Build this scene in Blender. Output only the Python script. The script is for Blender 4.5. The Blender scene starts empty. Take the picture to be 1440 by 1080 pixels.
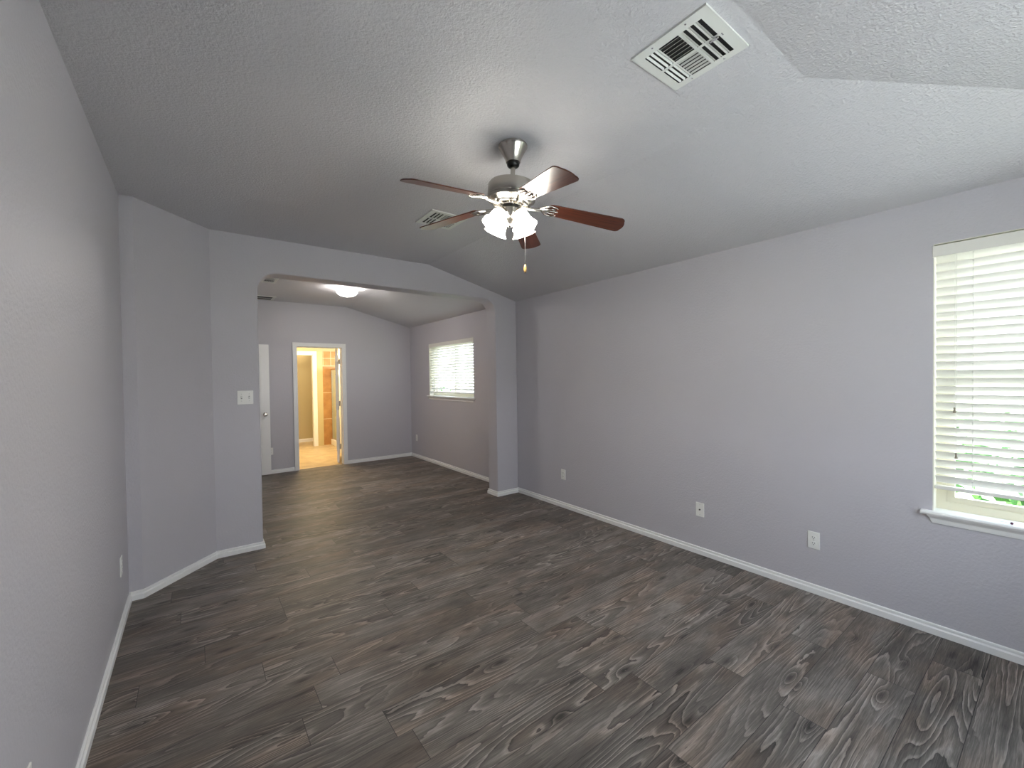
import bpy, bmesh, math, random
from mathutils import Vector, Matrix
random.seed(7)
SC = bpy.context.scene
COL = SC.collection
PI = math.pi

# ------------------------------------------------------------------ camera
F_PX, YAW, PITCH, ROLL, EYE = 596.1, math.radians(36.878), math.radians(0.97), math.radians(-0.768), 1.49
cam_d = bpy.data.cameras.new('camera'); cam = bpy.data.objects.new('camera', cam_d); COL.objects.link(cam)
cam_d.sensor_width = 36; cam_d.lens = F_PX / 1440 * 36; cam_d.clip_start = 0.02; cam_d.clip_end = 200
fw = Vector((math.sin(YAW) * math.cos(PITCH), math.cos(YAW) * math.cos(PITCH), -math.sin(PITCH)))
rt = Vector((math.cos(YAW), -math.sin(YAW), 0)); up = rt.cross(fw)
r2 = math.cos(ROLL) * rt + math.sin(ROLL) * up
u2 = -math.sin(ROLL) * rt + math.cos(ROLL) * up
M = Matrix((r2, u2, -fw)).transposed().to_4x4(); M.translation = Vector((0, 0, EYE))
cam.matrix_world = M
SC.camera = cam

# ------------------------------------------------------------------ world, sun, exposure
SC.view_settings.view_transform = 'Standard'; SC.view_settings.look = 'None'
SC.view_settings.gamma = 1; SC.view_settings.exposure = 1.42
SC.view_settings.use_curve_mapping = False
SC.cycles.use_denoising = True
SC.cycles.max_bounces = 12; SC.cycles.diffuse_bounces = 7; SC.cycles.glossy_bounces = 4
SC.cycles.transparent_max_bounces = 12; SC.cycles.sample_clamp_indirect = 6
SC.cycles.caustics_reflective = False; SC.cycles.caustics_refractive = False

SKY_STRENGTH = 3.4
w = bpy.data.worlds.new('sky'); SC.world = w; w.use_nodes = True
nt = w.node_tree; nt.nodes.clear()
tc = nt.nodes.new('ShaderNodeTexCoord'); sx = nt.nodes.new('ShaderNodeSeparateXYZ')
rp = nt.nodes.new('ShaderNodeValToRGB'); bg = nt.nodes.new('ShaderNodeBackground'); wo = nt.nodes.new('ShaderNodeOutputWorld')
nt.links.new(tc.outputs['Generated'], sx.inputs[0]); nt.links.new(sx.outputs['Z'], rp.inputs[0])
rp.color_ramp.elements[0].position = 0.0; rp.color_ramp.elements[0].color = (0.98, 0.97, 1.0, 1)
rp.color_ramp.elements[1].position = 0.8; rp.color_ramp.elements[1].color = (0.66, 0.78, 1.0, 1)
nt.links.new(rp.outputs[0], bg.inputs[0]); bg.inputs[1].default_value = SKY_STRENGTH
nt.links.new(bg.outputs[0], wo.inputs[0])

def light(name, kind, loc, energy, color=(1, 1, 1), size=None, rot=None, portal=False, size_y=None, spread=None):
    d = bpy.data.lights.new(name, kind); d.energy = energy; d.color = color
    if kind == 'AREA':
        d.shape = 'RECTANGLE'; d.size = size; d.size_y = size_y or size
        if portal: d.cycles.is_portal = True
        if spread: d.spread = spread
    elif kind == 'SUN': d.angle = math.radians(0.5)
    elif size: d.shadow_soft_size = size
    o = bpy.data.objects.new(name, d); COL.objects.link(o); o.location = loc
    if rot is not None: o.rotation_euler = rot
    return o

sun_dir = Vector((0.50, -0.30, -0.85)).normalized()      # comes over the roof, never enters the room
sun = light('sun', 'SUN', (0, 0, 12), 9.0, (1.0, 0.95, 0.86))
sun.rotation_euler = sun_dir.to_track_quat('-Z', 'Y').to_euler()

# ------------------------------------------------------------------ plan
R, L, P, S, BACK = 3.33, -0.382, 4.328, 3.861, -0.52
XS, XD, XO, HDR, CW, TH = -0.309, 0.124, 0.464, 2.446, 0.326, 0.20
F, C, HR, H = 7.68, 2.11, 2.453, 2.749
CF = 2.15
FL = 0.13                     # left wall of the far room
TRAY = 0.703
W1 = (-0.42, 0.487, 0.700, 2.200)      # near window  y0 y1 z0 z1
W2 = (5.385, 6.870, 1.180, 2.085)      # far window
W3 = (0.80, 2.60, 0.85, 2.20)          # rear window  x0 x1 z0 z1
DB = (1.36, 2.066, 2.035)              # bathroom doorway
BY, BZ = 10.2, 2.45                    # bathroom far wall, its ceiling height

light('daylight_portal', 'AREA', (R + 0.19, (W1[0] + W1[1]) / 2, (W1[2] + W1[3]) / 2), 1, size=W1[3] - W1[2], size_y=W1[1] - W1[0], rot=(0, PI / 2, 0), portal=True)
light('daylight_portal', 'AREA', (R + 0.19, (W2[0] + W2[1]) / 2, (W2[2] + W2[3]) / 2), 1, size=W2[3] - W2[2], size_y=W2[1] - W2[0], rot=(0, PI / 2, 0), portal=True)
light('daylight_portal', 'AREA', ((W3[0] + W3[1]) / 2, BACK - 0.19, (W3[2] + W3[3]) / 2), 1, size=W3[1] - W3[0], size_y=W3[3] - W3[2], rot=(-PI / 2 + PI, 0, 0), portal=True)

# ------------------------------------------------------------------ materials
def mat(name, color, rough=0.5, metal=0.0, spec=0.5, emit=None, estr=0.0, coat=0.0, bump=None, trans=0.0, alpha=1.0):
    m = bpy.data.materials.new(name); m.use_nodes = True
    n = m.node_tree; b = n.nodes['Principled BSDF']
    b.inputs['Base Color'].default_value = (*color, 1); b.inputs['Roughness'].default_value = rough
    b.inputs['Metallic'].default_value = metal; b.inputs['Specular IOR Level'].default_value = spec
    b.inputs['Coat Weight'].default_value = coat
    if emit: b.inputs['Emission Color'].default_value = (*emit, 1); b.inputs['Emission Strength'].default_value = estr
    if trans: b.inputs['Transmission Weight'].default_value = trans
    b.inputs['Alpha'].default_value = alpha
    if bump:
        scale, dist, stren = bump
        t = n.nodes.new('ShaderNodeTexCoord'); no = n.nodes.new('ShaderNodeTexNoise'); bp = n.nodes.new('ShaderNodeBump')
        no.inputs['Scale'].default_value = scale; no.inputs['Detail'].default_value = 3; no.inputs['Roughness'].default_value = 0.55
        n.links.new(t.outputs['Object'], no.inputs['Vector']); n.links.new(no.outputs['Fac'], bp.inputs['Height'])
        bp.inputs['Distance'].default_value = dist; bp.inputs['Strength'].default_value = stren
        n.links.new(bp.outputs[0], b.inputs['Normal'])
    return m

def N(n, typ, **kw):
    x = n.nodes.new(typ)
    for k, v in kw.items(): setattr(x, k, v)
    return x
def mth(n, op, a, b=None, c=None):
    x = n.nodes.new('ShaderNodeMath'); x.operation = op
    for i, v in enumerate((a, b, c)):
        if v is None: continue
        if isinstance(v, (int, float)): x.inputs[i].default_value = v
        else: n.links.new(v, x.inputs[i])
    return x.outputs[0]

PAINT = mat('lavender_grey_paint', (0.555, 0.540, 0.580), 0.47, spec=0.4, bump=(70, 0.006, 0.4))
CEIL = mat('ceiling_paint', (0.600, 0.590, 0.610), 0.34, spec=0.5, bump=(90, 0.0065, 0.85))
TRIM = mat('white_trim', (0.89, 0.89, 0.88), 0.35)
PLATE = mat('white_plastic', (0.88, 0.88, 0.85), 0.3)
DARK = mat('dark_slot', (0.02, 0.02, 0.02), 0.6)
VINYL = mat('almond_vinyl', (0.74, 0.70, 0.55), 0.4)
REVEAL = mat('reveal_lit_tone', (0.80, 0.79, 0.70), 0.5)  # daylight on the drywall returns is put into this pale yellow
VENT = mat('vent_enamel', (0.72, 0.73, 0.69), 0.35)
NICKEL = mat('brushed_nickel', (0.46, 0.43, 0.39), 0.26, metal=1.0)
NICKEL2 = mat('polished_nickel', (0.58, 0.55, 0.50), 0.22, metal=1.0)
BLACK = mat('black_rubber', (0.01, 0.01, 0.01), 0.3)
SHADE = mat('lit_frosted_glass', (0.9, 0.88, 0.8), 0.4, emit=(1.0, 0.95, 0.85), estr=7.6)
BULB = mat('lit_bulb', (1, 1, 1), 0.4, emit=(1.0, 0.90, 0.74), estr=12.0)
DOME = mat('lit_dome_glass', (0.9, 0.88, 0.8), 0.4, emit=(1.0, 0.95, 0.90), estr=27.0)
BOB = mat('varnished_wood_bob', (0.62, 0.36, 0.12), 0.3)
CORD = mat('white_cord', (0.75, 0.74, 0.70), 0.6)
BATHW = mat('warm_yellow_paint', (0.60, 0.50, 0.27), 0.5, bump=(60, 0.003, 0.3))
CHROME = mat('satin_aluminium', (0.80, 0.80, 0.80), 0.25, metal=1.0)
GRASS = mat('lawn_grass', (0.10, 0.20, 0.04), 0.9)
LEAF = mat('hedge_leaves', (0.06, 0.20, 0.03), 0.7)
PATIO = mat('pale_dry_lawn', (0.16, 0.17, 0.11), 0.9)

def make_slat():
    m = bpy.data.materials.new('white_faux_wood'); m.use_nodes = True; n = m.node_tree
    b = n.nodes['Principled BSDF']; b.inputs['Base Color'].default_value = (0.86, 0.85, 0.80, 1); b.inputs['Roughness'].default_value = 0.45
    t = n.nodes.new('ShaderNodeBsdfTranslucent'); t.inputs[0].default_value = (0.90, 0.88, 0.80, 1)
    x = n.nodes.new('ShaderNodeMixShader'); x.inputs[0].default_value = 0.04
    n.links.new(b.outputs[0], x.inputs[1]); n.links.new(t.outputs[0], x.inputs[2])
    n.links.new(x.outputs[0], n.nodes['Material Output'].inputs[0]); return m
SLAT = make_slat()

def make_glass(name, tint, fac):
    m = bpy.data.materials.new(name); m.use_nodes = True; n = m.node_tree; n.nodes.remove(n.nodes['Principled BSDF'])
    a = n.nodes.new('ShaderNodeBsdfTransparent'); a.inputs[0].default_value = (*tint, 1)
    g = n.nodes.new('ShaderNodeBsdfGlossy'); g.inputs['Roughness'].default_value = 0.03
    x = n.nodes.new('ShaderNodeMixShader'); x.inputs[0].default_value = fac
    n.links.new(a.outputs[0], x.inputs[1]); n.links.new(g.outputs[0], x.inputs[2])
    n.links.new(x.outputs[0], n.nodes['Material Output'].inputs[0]); return m
GLASS = make_glass('clear_glass', (0.95, 0.98, 0.97), 0.05)
SHGLASS = mat('frosted_green_glass', (0.60, 0.66, 0.50), 0.25, alpha=0.6)

def make_floor():
    m = bpy.data.materials.new('grey_oak_planks'); m.use_nodes = True; n = m.node_tree; b = n.nodes['Principled BSDF']
    t = N(n, 'ShaderNodeTexCoord'); s = N(n, 'ShaderNodeSeparateXYZ'); n.links.new(t.outputs['Object'], s.inputs[0])
    X, Y = s.outputs['X'], s.outputs['Y']
    PWD, PLN = 0.178, 1.22
    yr = mth(n, 'DIVIDE', mth(n, 'ADD', Y, 20.03), PWD); row = mth(n, 'FLOOR', yr); fy = mth(n, 'FRACT', yr)
    wn = N(n, 'ShaderNodeTexWhiteNoise', noise_dimensions='1D'); n.links.new(row, wn.inputs['W'])
    xr = mth(n, 'ADD', mth(n, 'DIVIDE', mth(n, 'ADD', X, 20.0), PLN), wn.outputs['Value']); colm = mth(n, 'FLOOR', xr); fx = mth(n, 'FRACT', xr)
    pid = N(n, 'ShaderNodeCombineXYZ'); n.links.new(row, pid.inputs[0]); n.links.new(colm, pid.inputs[1])
    wp = N(n, 'ShaderNodeTexWhiteNoise', noise_dimensions='2D'); n.links.new(pid.outputs[0], wp.inputs['Vector'])
    pr = wp.outputs['Value']; prs = N(n, 'ShaderNodeSeparateColor'); n.links.new(wp.outputs['Color'], prs.inputs[0])
    # stretched coordinates, shifted per plank
    def vec(sx_, sy_, off, mul=31.0):
        c = N(n, 'ShaderNodeCombineXYZ')
        n.links.new(mth(n, 'ADD', mth(n, 'MULTIPLY', X, sx_), mth(n, 'MULTIPLY', pr, mul + off)), c.inputs[0])
        n.links.new(mth(n, 'ADD', mth(n, 'MULTIPLY', Y, sy_), mth(n, 'MULTIPLY', prs.outputs[1], 17.0)), c.inputs[1])
        n.links.new(mth(n, 'MULTIPLY', prs.outputs[2], 23.0), c.inputs[2]); return c.outputs[0]
    # cathedral grain: contour lines of a stretched noise field plus a slope across the plank
    f1 = N(n, 'ShaderNodeTexNoise'); f1.inputs['Scale'].default_value = 1.0; f1.inputs['Detail'].default_value = 1.0; f1.inputs['Roughness'].default_value = 0.45
    n.links.new(vec(0.62, 7.0, 0.0), f1.inputs['Vector'])
    f2 = N(n, 'ShaderNodeTexNoise'); f2.inputs['Scale'].default_value = 1.0; f2.inputs['Detail'].default_value = 3
    n.links.new(vec(7.0, 30.0, 3.0), f2.inputs['Vector'])
    # knots: sparse voronoi bumps pull the contours into rings
    vo = N(n, 'ShaderNodeTexVoronoi', voronoi_dimensions='2D'); vo.inputs['Scale'].default_value = 1.0; vo.inputs['Randomness'].default_value = 1.0
    n.links.new(vec(1.3, 4.2, 9.0), vo.inputs['Vector'])
    kn = N(n, 'ShaderNodeMapRange', interpolation_type='SMOOTHSTEP'); n.links.new(vo.outputs['Distance'], kn.inputs['Value'])
    kn.inputs['From Min'].default_value = 0.0; kn.inputs['From Max'].default_value = 0.17; kn.inputs['To Min'].default_value = 1.0; kn.inputs['To Max'].default_value = 0.0
    field = mth(n, 'ADD', mth(n, 'MULTIPLY', f1.outputs['Fac'], 20.0), mth(n, 'MULTIPLY', f2.outputs['Fac'], 0.9))
    field = mth(n, 'ADD', field, mth(n, 'MULTIPLY', kn.outputs[0], 1.6))
    ring = mth(n, 'FRACT', field)
    rr = N(n, 'ShaderNodeValToRGB'); n.links.new(ring, rr.inputs[0]); e = rr.color_ramp
    e.elements[0].position = 0.0; e.elements[0].color = (0.75, 0.75, 0.75, 1)
    e.elements[1].position = 1.0; e.elements[1].color = (0.12, 0.12, 0.12, 1)
    a = e.elements.new(0.12); a.color = (0.86, 0.86, 0.86, 1); a = e.elements.new(0.30); a.color = (0.55, 0.55, 0.55, 1); a = e.elements.new(0.78); a.color = (0.38, 0.38, 0.38, 1)
    # strength of the rings varies so that some zones are plain
    gm = N(n, 'ShaderNodeTexNoise'); gm.inputs['Scale'].default_value = 1.0; gm.inputs['Detail'].default_value = 1; n.links.new(vec(1.3, 7.0, 15.0), gm.inputs['Vector'])
    gmr = N(n, 'ShaderNodeMapRange'); n.links.new(gm.outputs['Fac'], gmr.inputs['Value'])
    gmr.inputs['From Min'].default_value = 0.38; gmr.inputs['From Max'].default_value = 0.60; gmr.inputs['To Min'].default_value = 0.15; gmr.inputs['To Max'].default_value = 1.0
    fine = N(n, 'ShaderNodeTexNoise'); fine.inputs['Scale'].default_value = 1.0; fine.inputs['Detail'].default_value = 5; fine.inputs['Roughness'].default_value = 0.65
    n.links.new(vec(9.0, 260.0, 21.0), fine.inputs['Vector'])
    blot = N(n, 'ShaderNodeTexNoise'); blot.inputs['Scale'].default_value = 1.0; blot.inputs['Detail'].default_value = 4; n.links.new(vec(3.5, 9.0, 27.0), blot.inputs['Vector'])
    val = mth(n, 'MULTIPLY', mth(n, 'SUBTRACT', rr.outputs[0], 0.48), gmr.outputs[0])
    val = mth(n, 'ADD', mth(n, 'MULTIPLY', val, 0.78), 0.43)
    val = mth(n, 'ADD', val, mth(n, 'MULTIPLY', mth(n, 'SUBTRACT', fine.outputs['Fac'], 0.5), 0.85))
    val = mth(n, 'ADD', val, mth(n, 'MULTIPLY', mth(n, 'SUBTRACT', blot.outputs['Fac'], 0.5), 0.62))
    val = mth(n, 'ADD', val, mth(n, 'MULTIPLY', mth(n, 'SUBTRACT', prs.outputs[0], 0.5), 0.22))
    val = mth(n, 'SUBTRACT', val, mth(n, 'MULTIPLY', mth(n, 'POWER', kn.outputs[0], 3.0), 0.35))
    cr = N(n, 'ShaderNodeValToRGB'); n.links.new(val, cr.inputs[0]); e = cr.color_ramp
    e.elements[0].position = 0.0; e.elements[0].color = (0.030, 0.027, 0.024, 1)
    e.elements[1].position = 1.0; e.elements[1].color = (0.47, 0.42, 0.38, 1)
    a = e.elements.new(0.40); a.color = (0.126, 0.110, 0.097, 1); a = e.elements.new(0.65); a.color = (0.250, 0.222, 0.198, 1)
    # reddish brown drift
    tint = N(n, 'ShaderNodeMixRGB', blend_type='MULTIPLY'); tint.inputs[2].default_value = (1.10, 0.98, 0.90, 1)
    tn = N(n, 'ShaderNodeTexNoise'); tn.inputs['Scale'].default_value = 1.0; n.links.new(vec(2.6, 6.0, 41.0), tn.inputs['Vector'])
    tr = N(n, 'ShaderNodeMapRange'); n.links.new(tn.outputs['Fac'], tr.inputs['Value']); tr.inputs['From Min'].default_value = 0.45; tr.inputs['From Max'].default_value = 0.68
    n.links.new(tr.outputs[0], tint.inputs[0]); n.links.new(cr.outputs[0], tint.inputs[1])
    # seams
    ey = mth(n, 'MULTIPLY', mth(n, 'MINIMUM', fy, mth(n, 'SUBTRACT', 1.0, fy)), PWD)
    ex = mth(n, 'MULTIPLY', mth(n, 'MINIMUM', fx, mth(n, 'SUBTRACT', 1.0, fx)), PLN)
    ed = mth(n, 'MINIMUM', ey, ex)
    sm = N(n, 'ShaderNodeMapRange', interpolation_type='SMOOTHSTEP'); n.links.new(ed, sm.inputs['Value']); sm.inputs['From Min'].default_value = 0.0004; sm.inputs['From Max'].default_value = 0.0018
    sc_ = N(n, 'ShaderNodeMixRGB', blend_type='MIX'); n.links.new(sm.outputs[0], sc_.inputs[0]); sc_.inputs[1].default_value = (0.02, 0.018, 0.016, 1); n.links.new(tint.outputs[0], sc_.inputs[2])
    n.links.new(sc_.outputs[0], b.inputs['Base Color'])
    b.inputs['Specular IOR Level'].default_value = 0.36
    ro = mth(n, 'SUBTRACT', 0.56, mth(n, 'MULTIPLY', fine.outputs['Fac'], 0.16)); n.links.new(ro, b.inputs['Roughness'])
    bp = N(n, 'ShaderNodeBump'); bp.inputs['Distance'].default_value = 0.0012; bp.inputs['Strength'].default_value = 0.5
    n.links.new(mth(n, 'ADD', mth(n, 'MULTIPLY', sm.outputs[0], 0.8), mth(n, 'MULTIPLY', val, 0.5)), bp.inputs['Height']); n.links.new(bp.outputs[0], b.inputs['Normal'])
    return m
FLOOR = make_floor()

def make_wood():
    m = bpy.data.materials.new('cherry_blade_wood'); m.use_nodes = True; n = m.node_tree; b = n.nodes['Principled BSDF']
    t = N(n, 'ShaderNodeTexCoord'); mp = N(n, 'ShaderNodeMapping'); mp.inputs['Scale'].default_value = (5, 90, 5)
    no = N(n, 'ShaderNodeTexNoise'); no.inputs['Scale'].default_value = 1; no.inputs['Detail'].default_value = 4
    n.links.new(t.outputs['UV'], mp.inputs[0]); n.links.new(mp.outputs[0], no.inputs['Vector'])
    cr = N(n, 'ShaderNodeValToRGB'); n.links.new(no.outputs['Fac'], cr.inputs[0])
    cr.color_ramp.elements[0].position = 0.3; cr.color_ramp.elements[0].color = (0.045, 0.012, 0.008, 1)
    cr.color_ramp.elements[1].position = 0.7; cr.color_ramp.elements[1].color = (0.125, 0.036, 0.018, 1)
    n.links.new(cr.outputs[0], b.inputs['Base Color']); b.inputs['Roughness'].default_value = 0.31; b.inputs['Coat Weight'].default_value = 0.0
    return m
WOOD = make_wood()

def make_tile(name, c1, c2, grout, sx_, sz_, joint=0.006, axes=('X', 'Z'), off=(0, 0), rough=0.4):
    m = bpy.data.materials.new(name); m.use_nodes = True; n = m.node_tree; b = n.nodes['Principled BSDF']
    t = N(n, 'ShaderNodeTexCoord'); s = N(n, 'ShaderNodeSeparateXYZ'); n.links.new(t.outputs['Object'], s.inputs[0])
    ds = []
    for ax, sz, o in zip(axes, (sx_, sz_), off):
        f = mth(n, 'FRACT', mth(n, 'DIVIDE', mth(n, 'ADD', s.outputs[ax], o + 10 * sz), sz))
        ds.append(mth(n, 'MULTIPLY', mth(n, 'MINIMUM', f, mth(n, 'SUBTRACT', 1.0, f)), sz))
    g = mth(n, 'GREATER_THAN', mth(n, 'MINIMUM', ds[0], ds[1]), joint / 2)
    no = N(n, 'ShaderNodeTexNoise'); no.inputs['Scale'].default_value = 6; no.inputs['Detail'].default_value = 5; n.links.new(t.outputs['Object'], no.inputs['Vector'])
    c = N(n, 'ShaderNodeMixRGB'); c.inputs[1].default_value = (*c1, 1); c.inputs[2].default_value = (*c2, 1)
    mr = N(n, 'ShaderNodeMapRange'); mr.inputs['From Min'].default_value = .3; mr.inputs['From Max'].default_value = .7; n.links.new(no.outputs['Fac'], mr.inputs['Value'])
    n.links.new(mr.outputs[0], c.inputs[0])
    d = N(n, 'ShaderNodeMixRGB'); d.inputs[1].default_value = (*grout, 1); n.links.new(g, d.inputs[0]); n.links.new(c.outputs[0], d.inputs[2])
    n.links.new(d.outputs[0], b.inputs['Base Color']); b.inputs['Roughness'].default_value = rough
    return m
TILEF = make_tile('beige_floor_tile', (0.46, 0.33, 0.18), (0.62, 0.48, 0.29), (0.40, 0.31, 0.2), 0.33, 0.33, 0.004, ('X', 'Y'))
TILES = make_tile('amber_shower_tile', (0.38, 0.18, 0.06), (0.56, 0.30, 0.11), (0.72, 0.62, 0.42), 0.60, 0.595, 0.010, ('X', 'Z'), (0.115, 0.0))
TILEB = make_tile('amber_border_tile', (0.42, 0.20, 0.06), (0.60, 0.31, 0.10), (0.72, 0.62, 0.42), 0.165, 0.16, 0.010, ('X', 'Z'), (0.14, 0.115))

# ------------------------------------------------------------------ mesh helpers
def finish(name, bm, m, parent=None, smooth=None, loc=None):
    bmesh.ops.recalc_face_normals(bm, faces=bm.faces[:])
    me = bpy.data.meshes.new(name); bm.to_mesh(me); bm.free()
    me.materials.append(m)
    if smooth is not None:
        for p in me.polygons: p.use_smooth = True
        me.set_sharp_from_angle(angle=math.radians(smooth))
    o = bpy.data.objects.new(name, me); COL.objects.link(o)
    if loc: o.location = loc
    if parent is not None: o.parent = parent
    return o
def B(): return bmesh.new()
def box(bm, a, b, T=None):
    x0, y0, z0 = a; x1, y1, z1 = b
    v = [Vector(p) for p in ((x0, y0, z0), (x1, y0, z0), (x1, y1, z0), (x0, y1, z0), (x0, y0, z1), (x1, y0, z1), (x1, y1, z1), (x0, y1, z1))]
    if T is not None: v = [T @ p for p in v]
    v = [bm.verts.new(p) for p in v]
    for f in ((0, 3, 2, 1), (4, 5, 6, 7), (0, 1, 5, 4), (1, 2, 6, 5), (2, 3, 7, 6), (3, 0, 4, 7)): bm.faces.new([v[i] for i in f])
def quad(bm, *ps): bm.faces.new([bm.verts.new(p) for p in ps])
def lathe(bm, prof, seg=40, T=None, ruffle=None):
    rings = []
    for i, (r, z) in enumerate(prof):
        if r < 1e-6:
            p = Vector((0, 0, z)); rings.append([bm.verts.new(T @ p if T is not None else p)]); continue
        ring = []
        for k in range(seg):
            a = 2 * PI * k / seg; q = r * (1 + (ruffle(i / (len(prof) - 1), a) if ruffle else 0))
            p = Vector((q * math.cos(a), q * math.sin(a), z)); ring.append(bm.verts.new(T @ p if T is not None else p))
        rings.append(ring)
    for a, b in zip(rings, rings[1:]):
        if len(a) == 1 and len(b) == 1: continue
        for k in range(seg):
            k2 = (k + 1) % seg
            if len(a) == 1: bm.faces.new((a[0], b[k], b[k2]))
            elif len(b) == 1: bm.faces.new((a[k], b[0], a[k2]))
            else: bm.faces.new((a[k], b[k], b[k2], a[k2]))
def tube(bm, pts, r, seg=8, T=None):
    pts = [Vector(p) for p in pts]; rings = []
    for i, p in enumerate(pts):
        d = (pts[min(i + 1, len(pts) - 1)] - pts[max(i - 1, 0)]).normalized()
        a = d.orthogonal().normalized() if i == 0 else (prev - d * prev.dot(d)).normalized()
        prev = a; b = d.cross(a); rad = r[i] if isinstance(r, (list, tuple)) else r
        ring = [p + rad * (a * math.cos(2 * PI * k / seg) + b * math.sin(2 * PI * k / seg)) for k in range(seg)]
        rings.append([bm.verts.new(T @ q if T is not None else q) for q in ring])
    for a, b in zip(rings, rings[1:]):
        for k in range(seg): bm.faces.new((a[k], b[k], b[(k + 1) % seg], a[(k + 1) % seg]))
    bm.faces.new(rings[0]); bm.faces.new(rings[-1])
def prism(bm, poly, axis, a, b, T=None):
    """poly of 2D points; axis the extrusion axis; (u,v) are the other two axes in order"""
    def pt(u, v, w_):
        p = {'x': (w_, u, v), 'y': (u, w_, v), 'z': (u, v, w_)}[axis]; p = Vector(p)
        return T @ p if T is not None else p
    A = [bm.verts.new(pt(u, v, a)) for u, v in poly]; Bv = [bm.verts.new(pt(u, v, b)) for u, v in poly]
    bm.faces.new(A); bm.faces.new(Bv[::-1])
    for i in range(len(poly)):
        j = (i + 1) % len(poly); bm.faces.new((A[i], A[j], Bv[j], Bv[i]))
def bevel(o, wd, seg=2, ang=35):
    m = o.modifiers.new('bevel', 'BEVEL'); m.width = wd; m.segments = seg; m.limit_method = 'ANGLE'; m.angle_limit = math.radians(ang)
    for p in o.data.polygons: p.use_smooth = True
    o.data.set_sharp_from_angle(angle=math.radians(60)); return o
def empty(name, loc=(0, 0, 0)):
    o = bpy.data.objects.new(name, None); COL.objects.link(o); o.location = loc; o.empty_display_size = 0.05; return o
def tag(o, label, cat, group=None, kind=None):
    o['label'] = label; o['category'] = cat
    if group: o['group'] = group
    if kind: o['kind'] = kind
    return o
def struct(o, label=None, cat=None):
    o['kind'] = 'structure'
    if label: o['label'] = label; o['category'] = cat
    return o

def holed_wall(bm, axis, pos, th, u0, u1, z0, z1, holes):
    """wall in the plane axis=pos, thickness th (signed, away from the room), holes (u0,u1,z0,z1) with reveals"""
    us = sorted({u0, u1, *[h[0] for h in holes], *[h[1] for h in holes]}); zs = sorted({z0, z1, *[h[2] for h in holes], *[h[3] for h in holes]})
    P3 = (lambda d, u, z: (pos + d, u, z)) if axis == 'x' else (lambda d, u, z: (u, pos + d, z))
    for a, b in zip(us, us[1:]):
        for c, d in zip(zs, zs[1:]):
            if any(h[0] <= a and b <= h[1] and h[2] <= c and d <= h[3] for h in holes): continue
            for t in (0, th): quad(bm, P3(t, a, c), P3(t, b, c), P3(t, b, d), P3(t, a, d))
    for h in holes + [(u0, u1, z0, z1)]:
        a, b, c, d = h
        quad(bm, P3(0, a, c), P3(th, a, c), P3(th, a, d), P3(0, a, d)); quad(bm, P3(0, b, c), P3(th, b, c), P3(th, b, d), P3(0, b, d))
        quad(bm, P3(0, a, d), P3(th, a, d), P3(th, b, d), P3(0, b, d)); quad(bm, P3(0, a, c), P3(th, a, c), P3(th, b, c), P3(0, b, c))
    bmesh.ops.remove_doubles(bm, verts=bm.verts[:], dist=1e-5)

# ------------------------------------------------------------------ room shell
bm = B(); box(bm, (L - 0.3, BACK - 0.12, -0.05), (R, F + 0.045, 0)); struct(finish('floor', bm, FLOOR), 'dark grey-brown wood plank floor with swirling grain', 'floor')
bm = B(); box(bm, (0.9, F + 0.045, -0.05), (R, 11.15, 0.002)); struct(finish('floor', bm, TILEF), 'beige tiled bathroom floor beyond the doorway', 'floor')

bm = B(); holed_wall(bm, 'x', R, 0.16, BACK - 0.15, 11.3, -0.02, 2.60, [W1, W2])
struct(finish('wall_right', bm, PAINT), 'long lavender-grey wall with the windows and low outlets', 'wall')
bm = B(); box(bm, (L - 0.12, BACK - 0.15, -0.02), (L, S + 0.1, 2.80)); struct(finish('wall_left', bm, PAINT), 'plain grey wall at the left edge beside the viewer', 'wall')
bm = B(); holed_wall(bm, 'y', BACK, -0.16, L - 0.12, R + 0.16, -0.02, 2.80, [W3])
struct(finish('wall_rear', bm, PAINT), 'grey wall with a wide window behind the viewer', 'wall')
bm = B(); prism(bm, [(L - 0.05, S), (XS, S), (XD, P), (XD, P + TH), (L - 0.05, P + TH)], 'z', -0.02, 2.80)
struct(finish('wall_corner', bm, PAINT), 'angled grey wall cutting off the left corner', 'wall')

rad = 0.165
arc_l = [(XO + rad - rad * math.cos(t), HDR - rad + rad * math.sin(t)) for t in [PI / 2 * i / 12 for i in range(13)]]
xr_ = R - CW
arc_r = [(xr_ - rad + rad * math.cos(t), HDR - rad + rad * math.sin(t)) for t in [PI / 2 * i / 12 for i in range(12, -1, -1)]]
poly = [(XD - 0.02, -0.02), (XO, -0.02)] + arc_l + arc_r + [(xr_, -0.02), (R, -0.02), (R, HR + 0.01), (C, H + 0.01), (XD - 0.02, H + 0.01)]
bm = B(); prism(bm, poly, 'y', P, P + TH)
o = struct(finish('wall_middle', bm, PAINT), 'grey partition wall with a wide round-cornered opening', 'wall'); bevel(o, 0.012, 3, 50)

bm = B(); holed_wall(bm, 'y', F, 0.12, FL - 0.3, R, -0.02, 2.80, [(DB[0] - 0.02, DB[1] + 0.02, -0.02, DB[2] + 0.02)])
struct(finish('wall_far', bm, PAINT), 'far grey wall with the bathroom doorway', 'wall')
bm = B(); box(bm, (FL - 0.12, P + TH, -0.02), (FL, F, 2.80)); struct(finish('wall_far_left', bm, PAINT), 'left wall of the far room behind the white door', 'wall')

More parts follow.
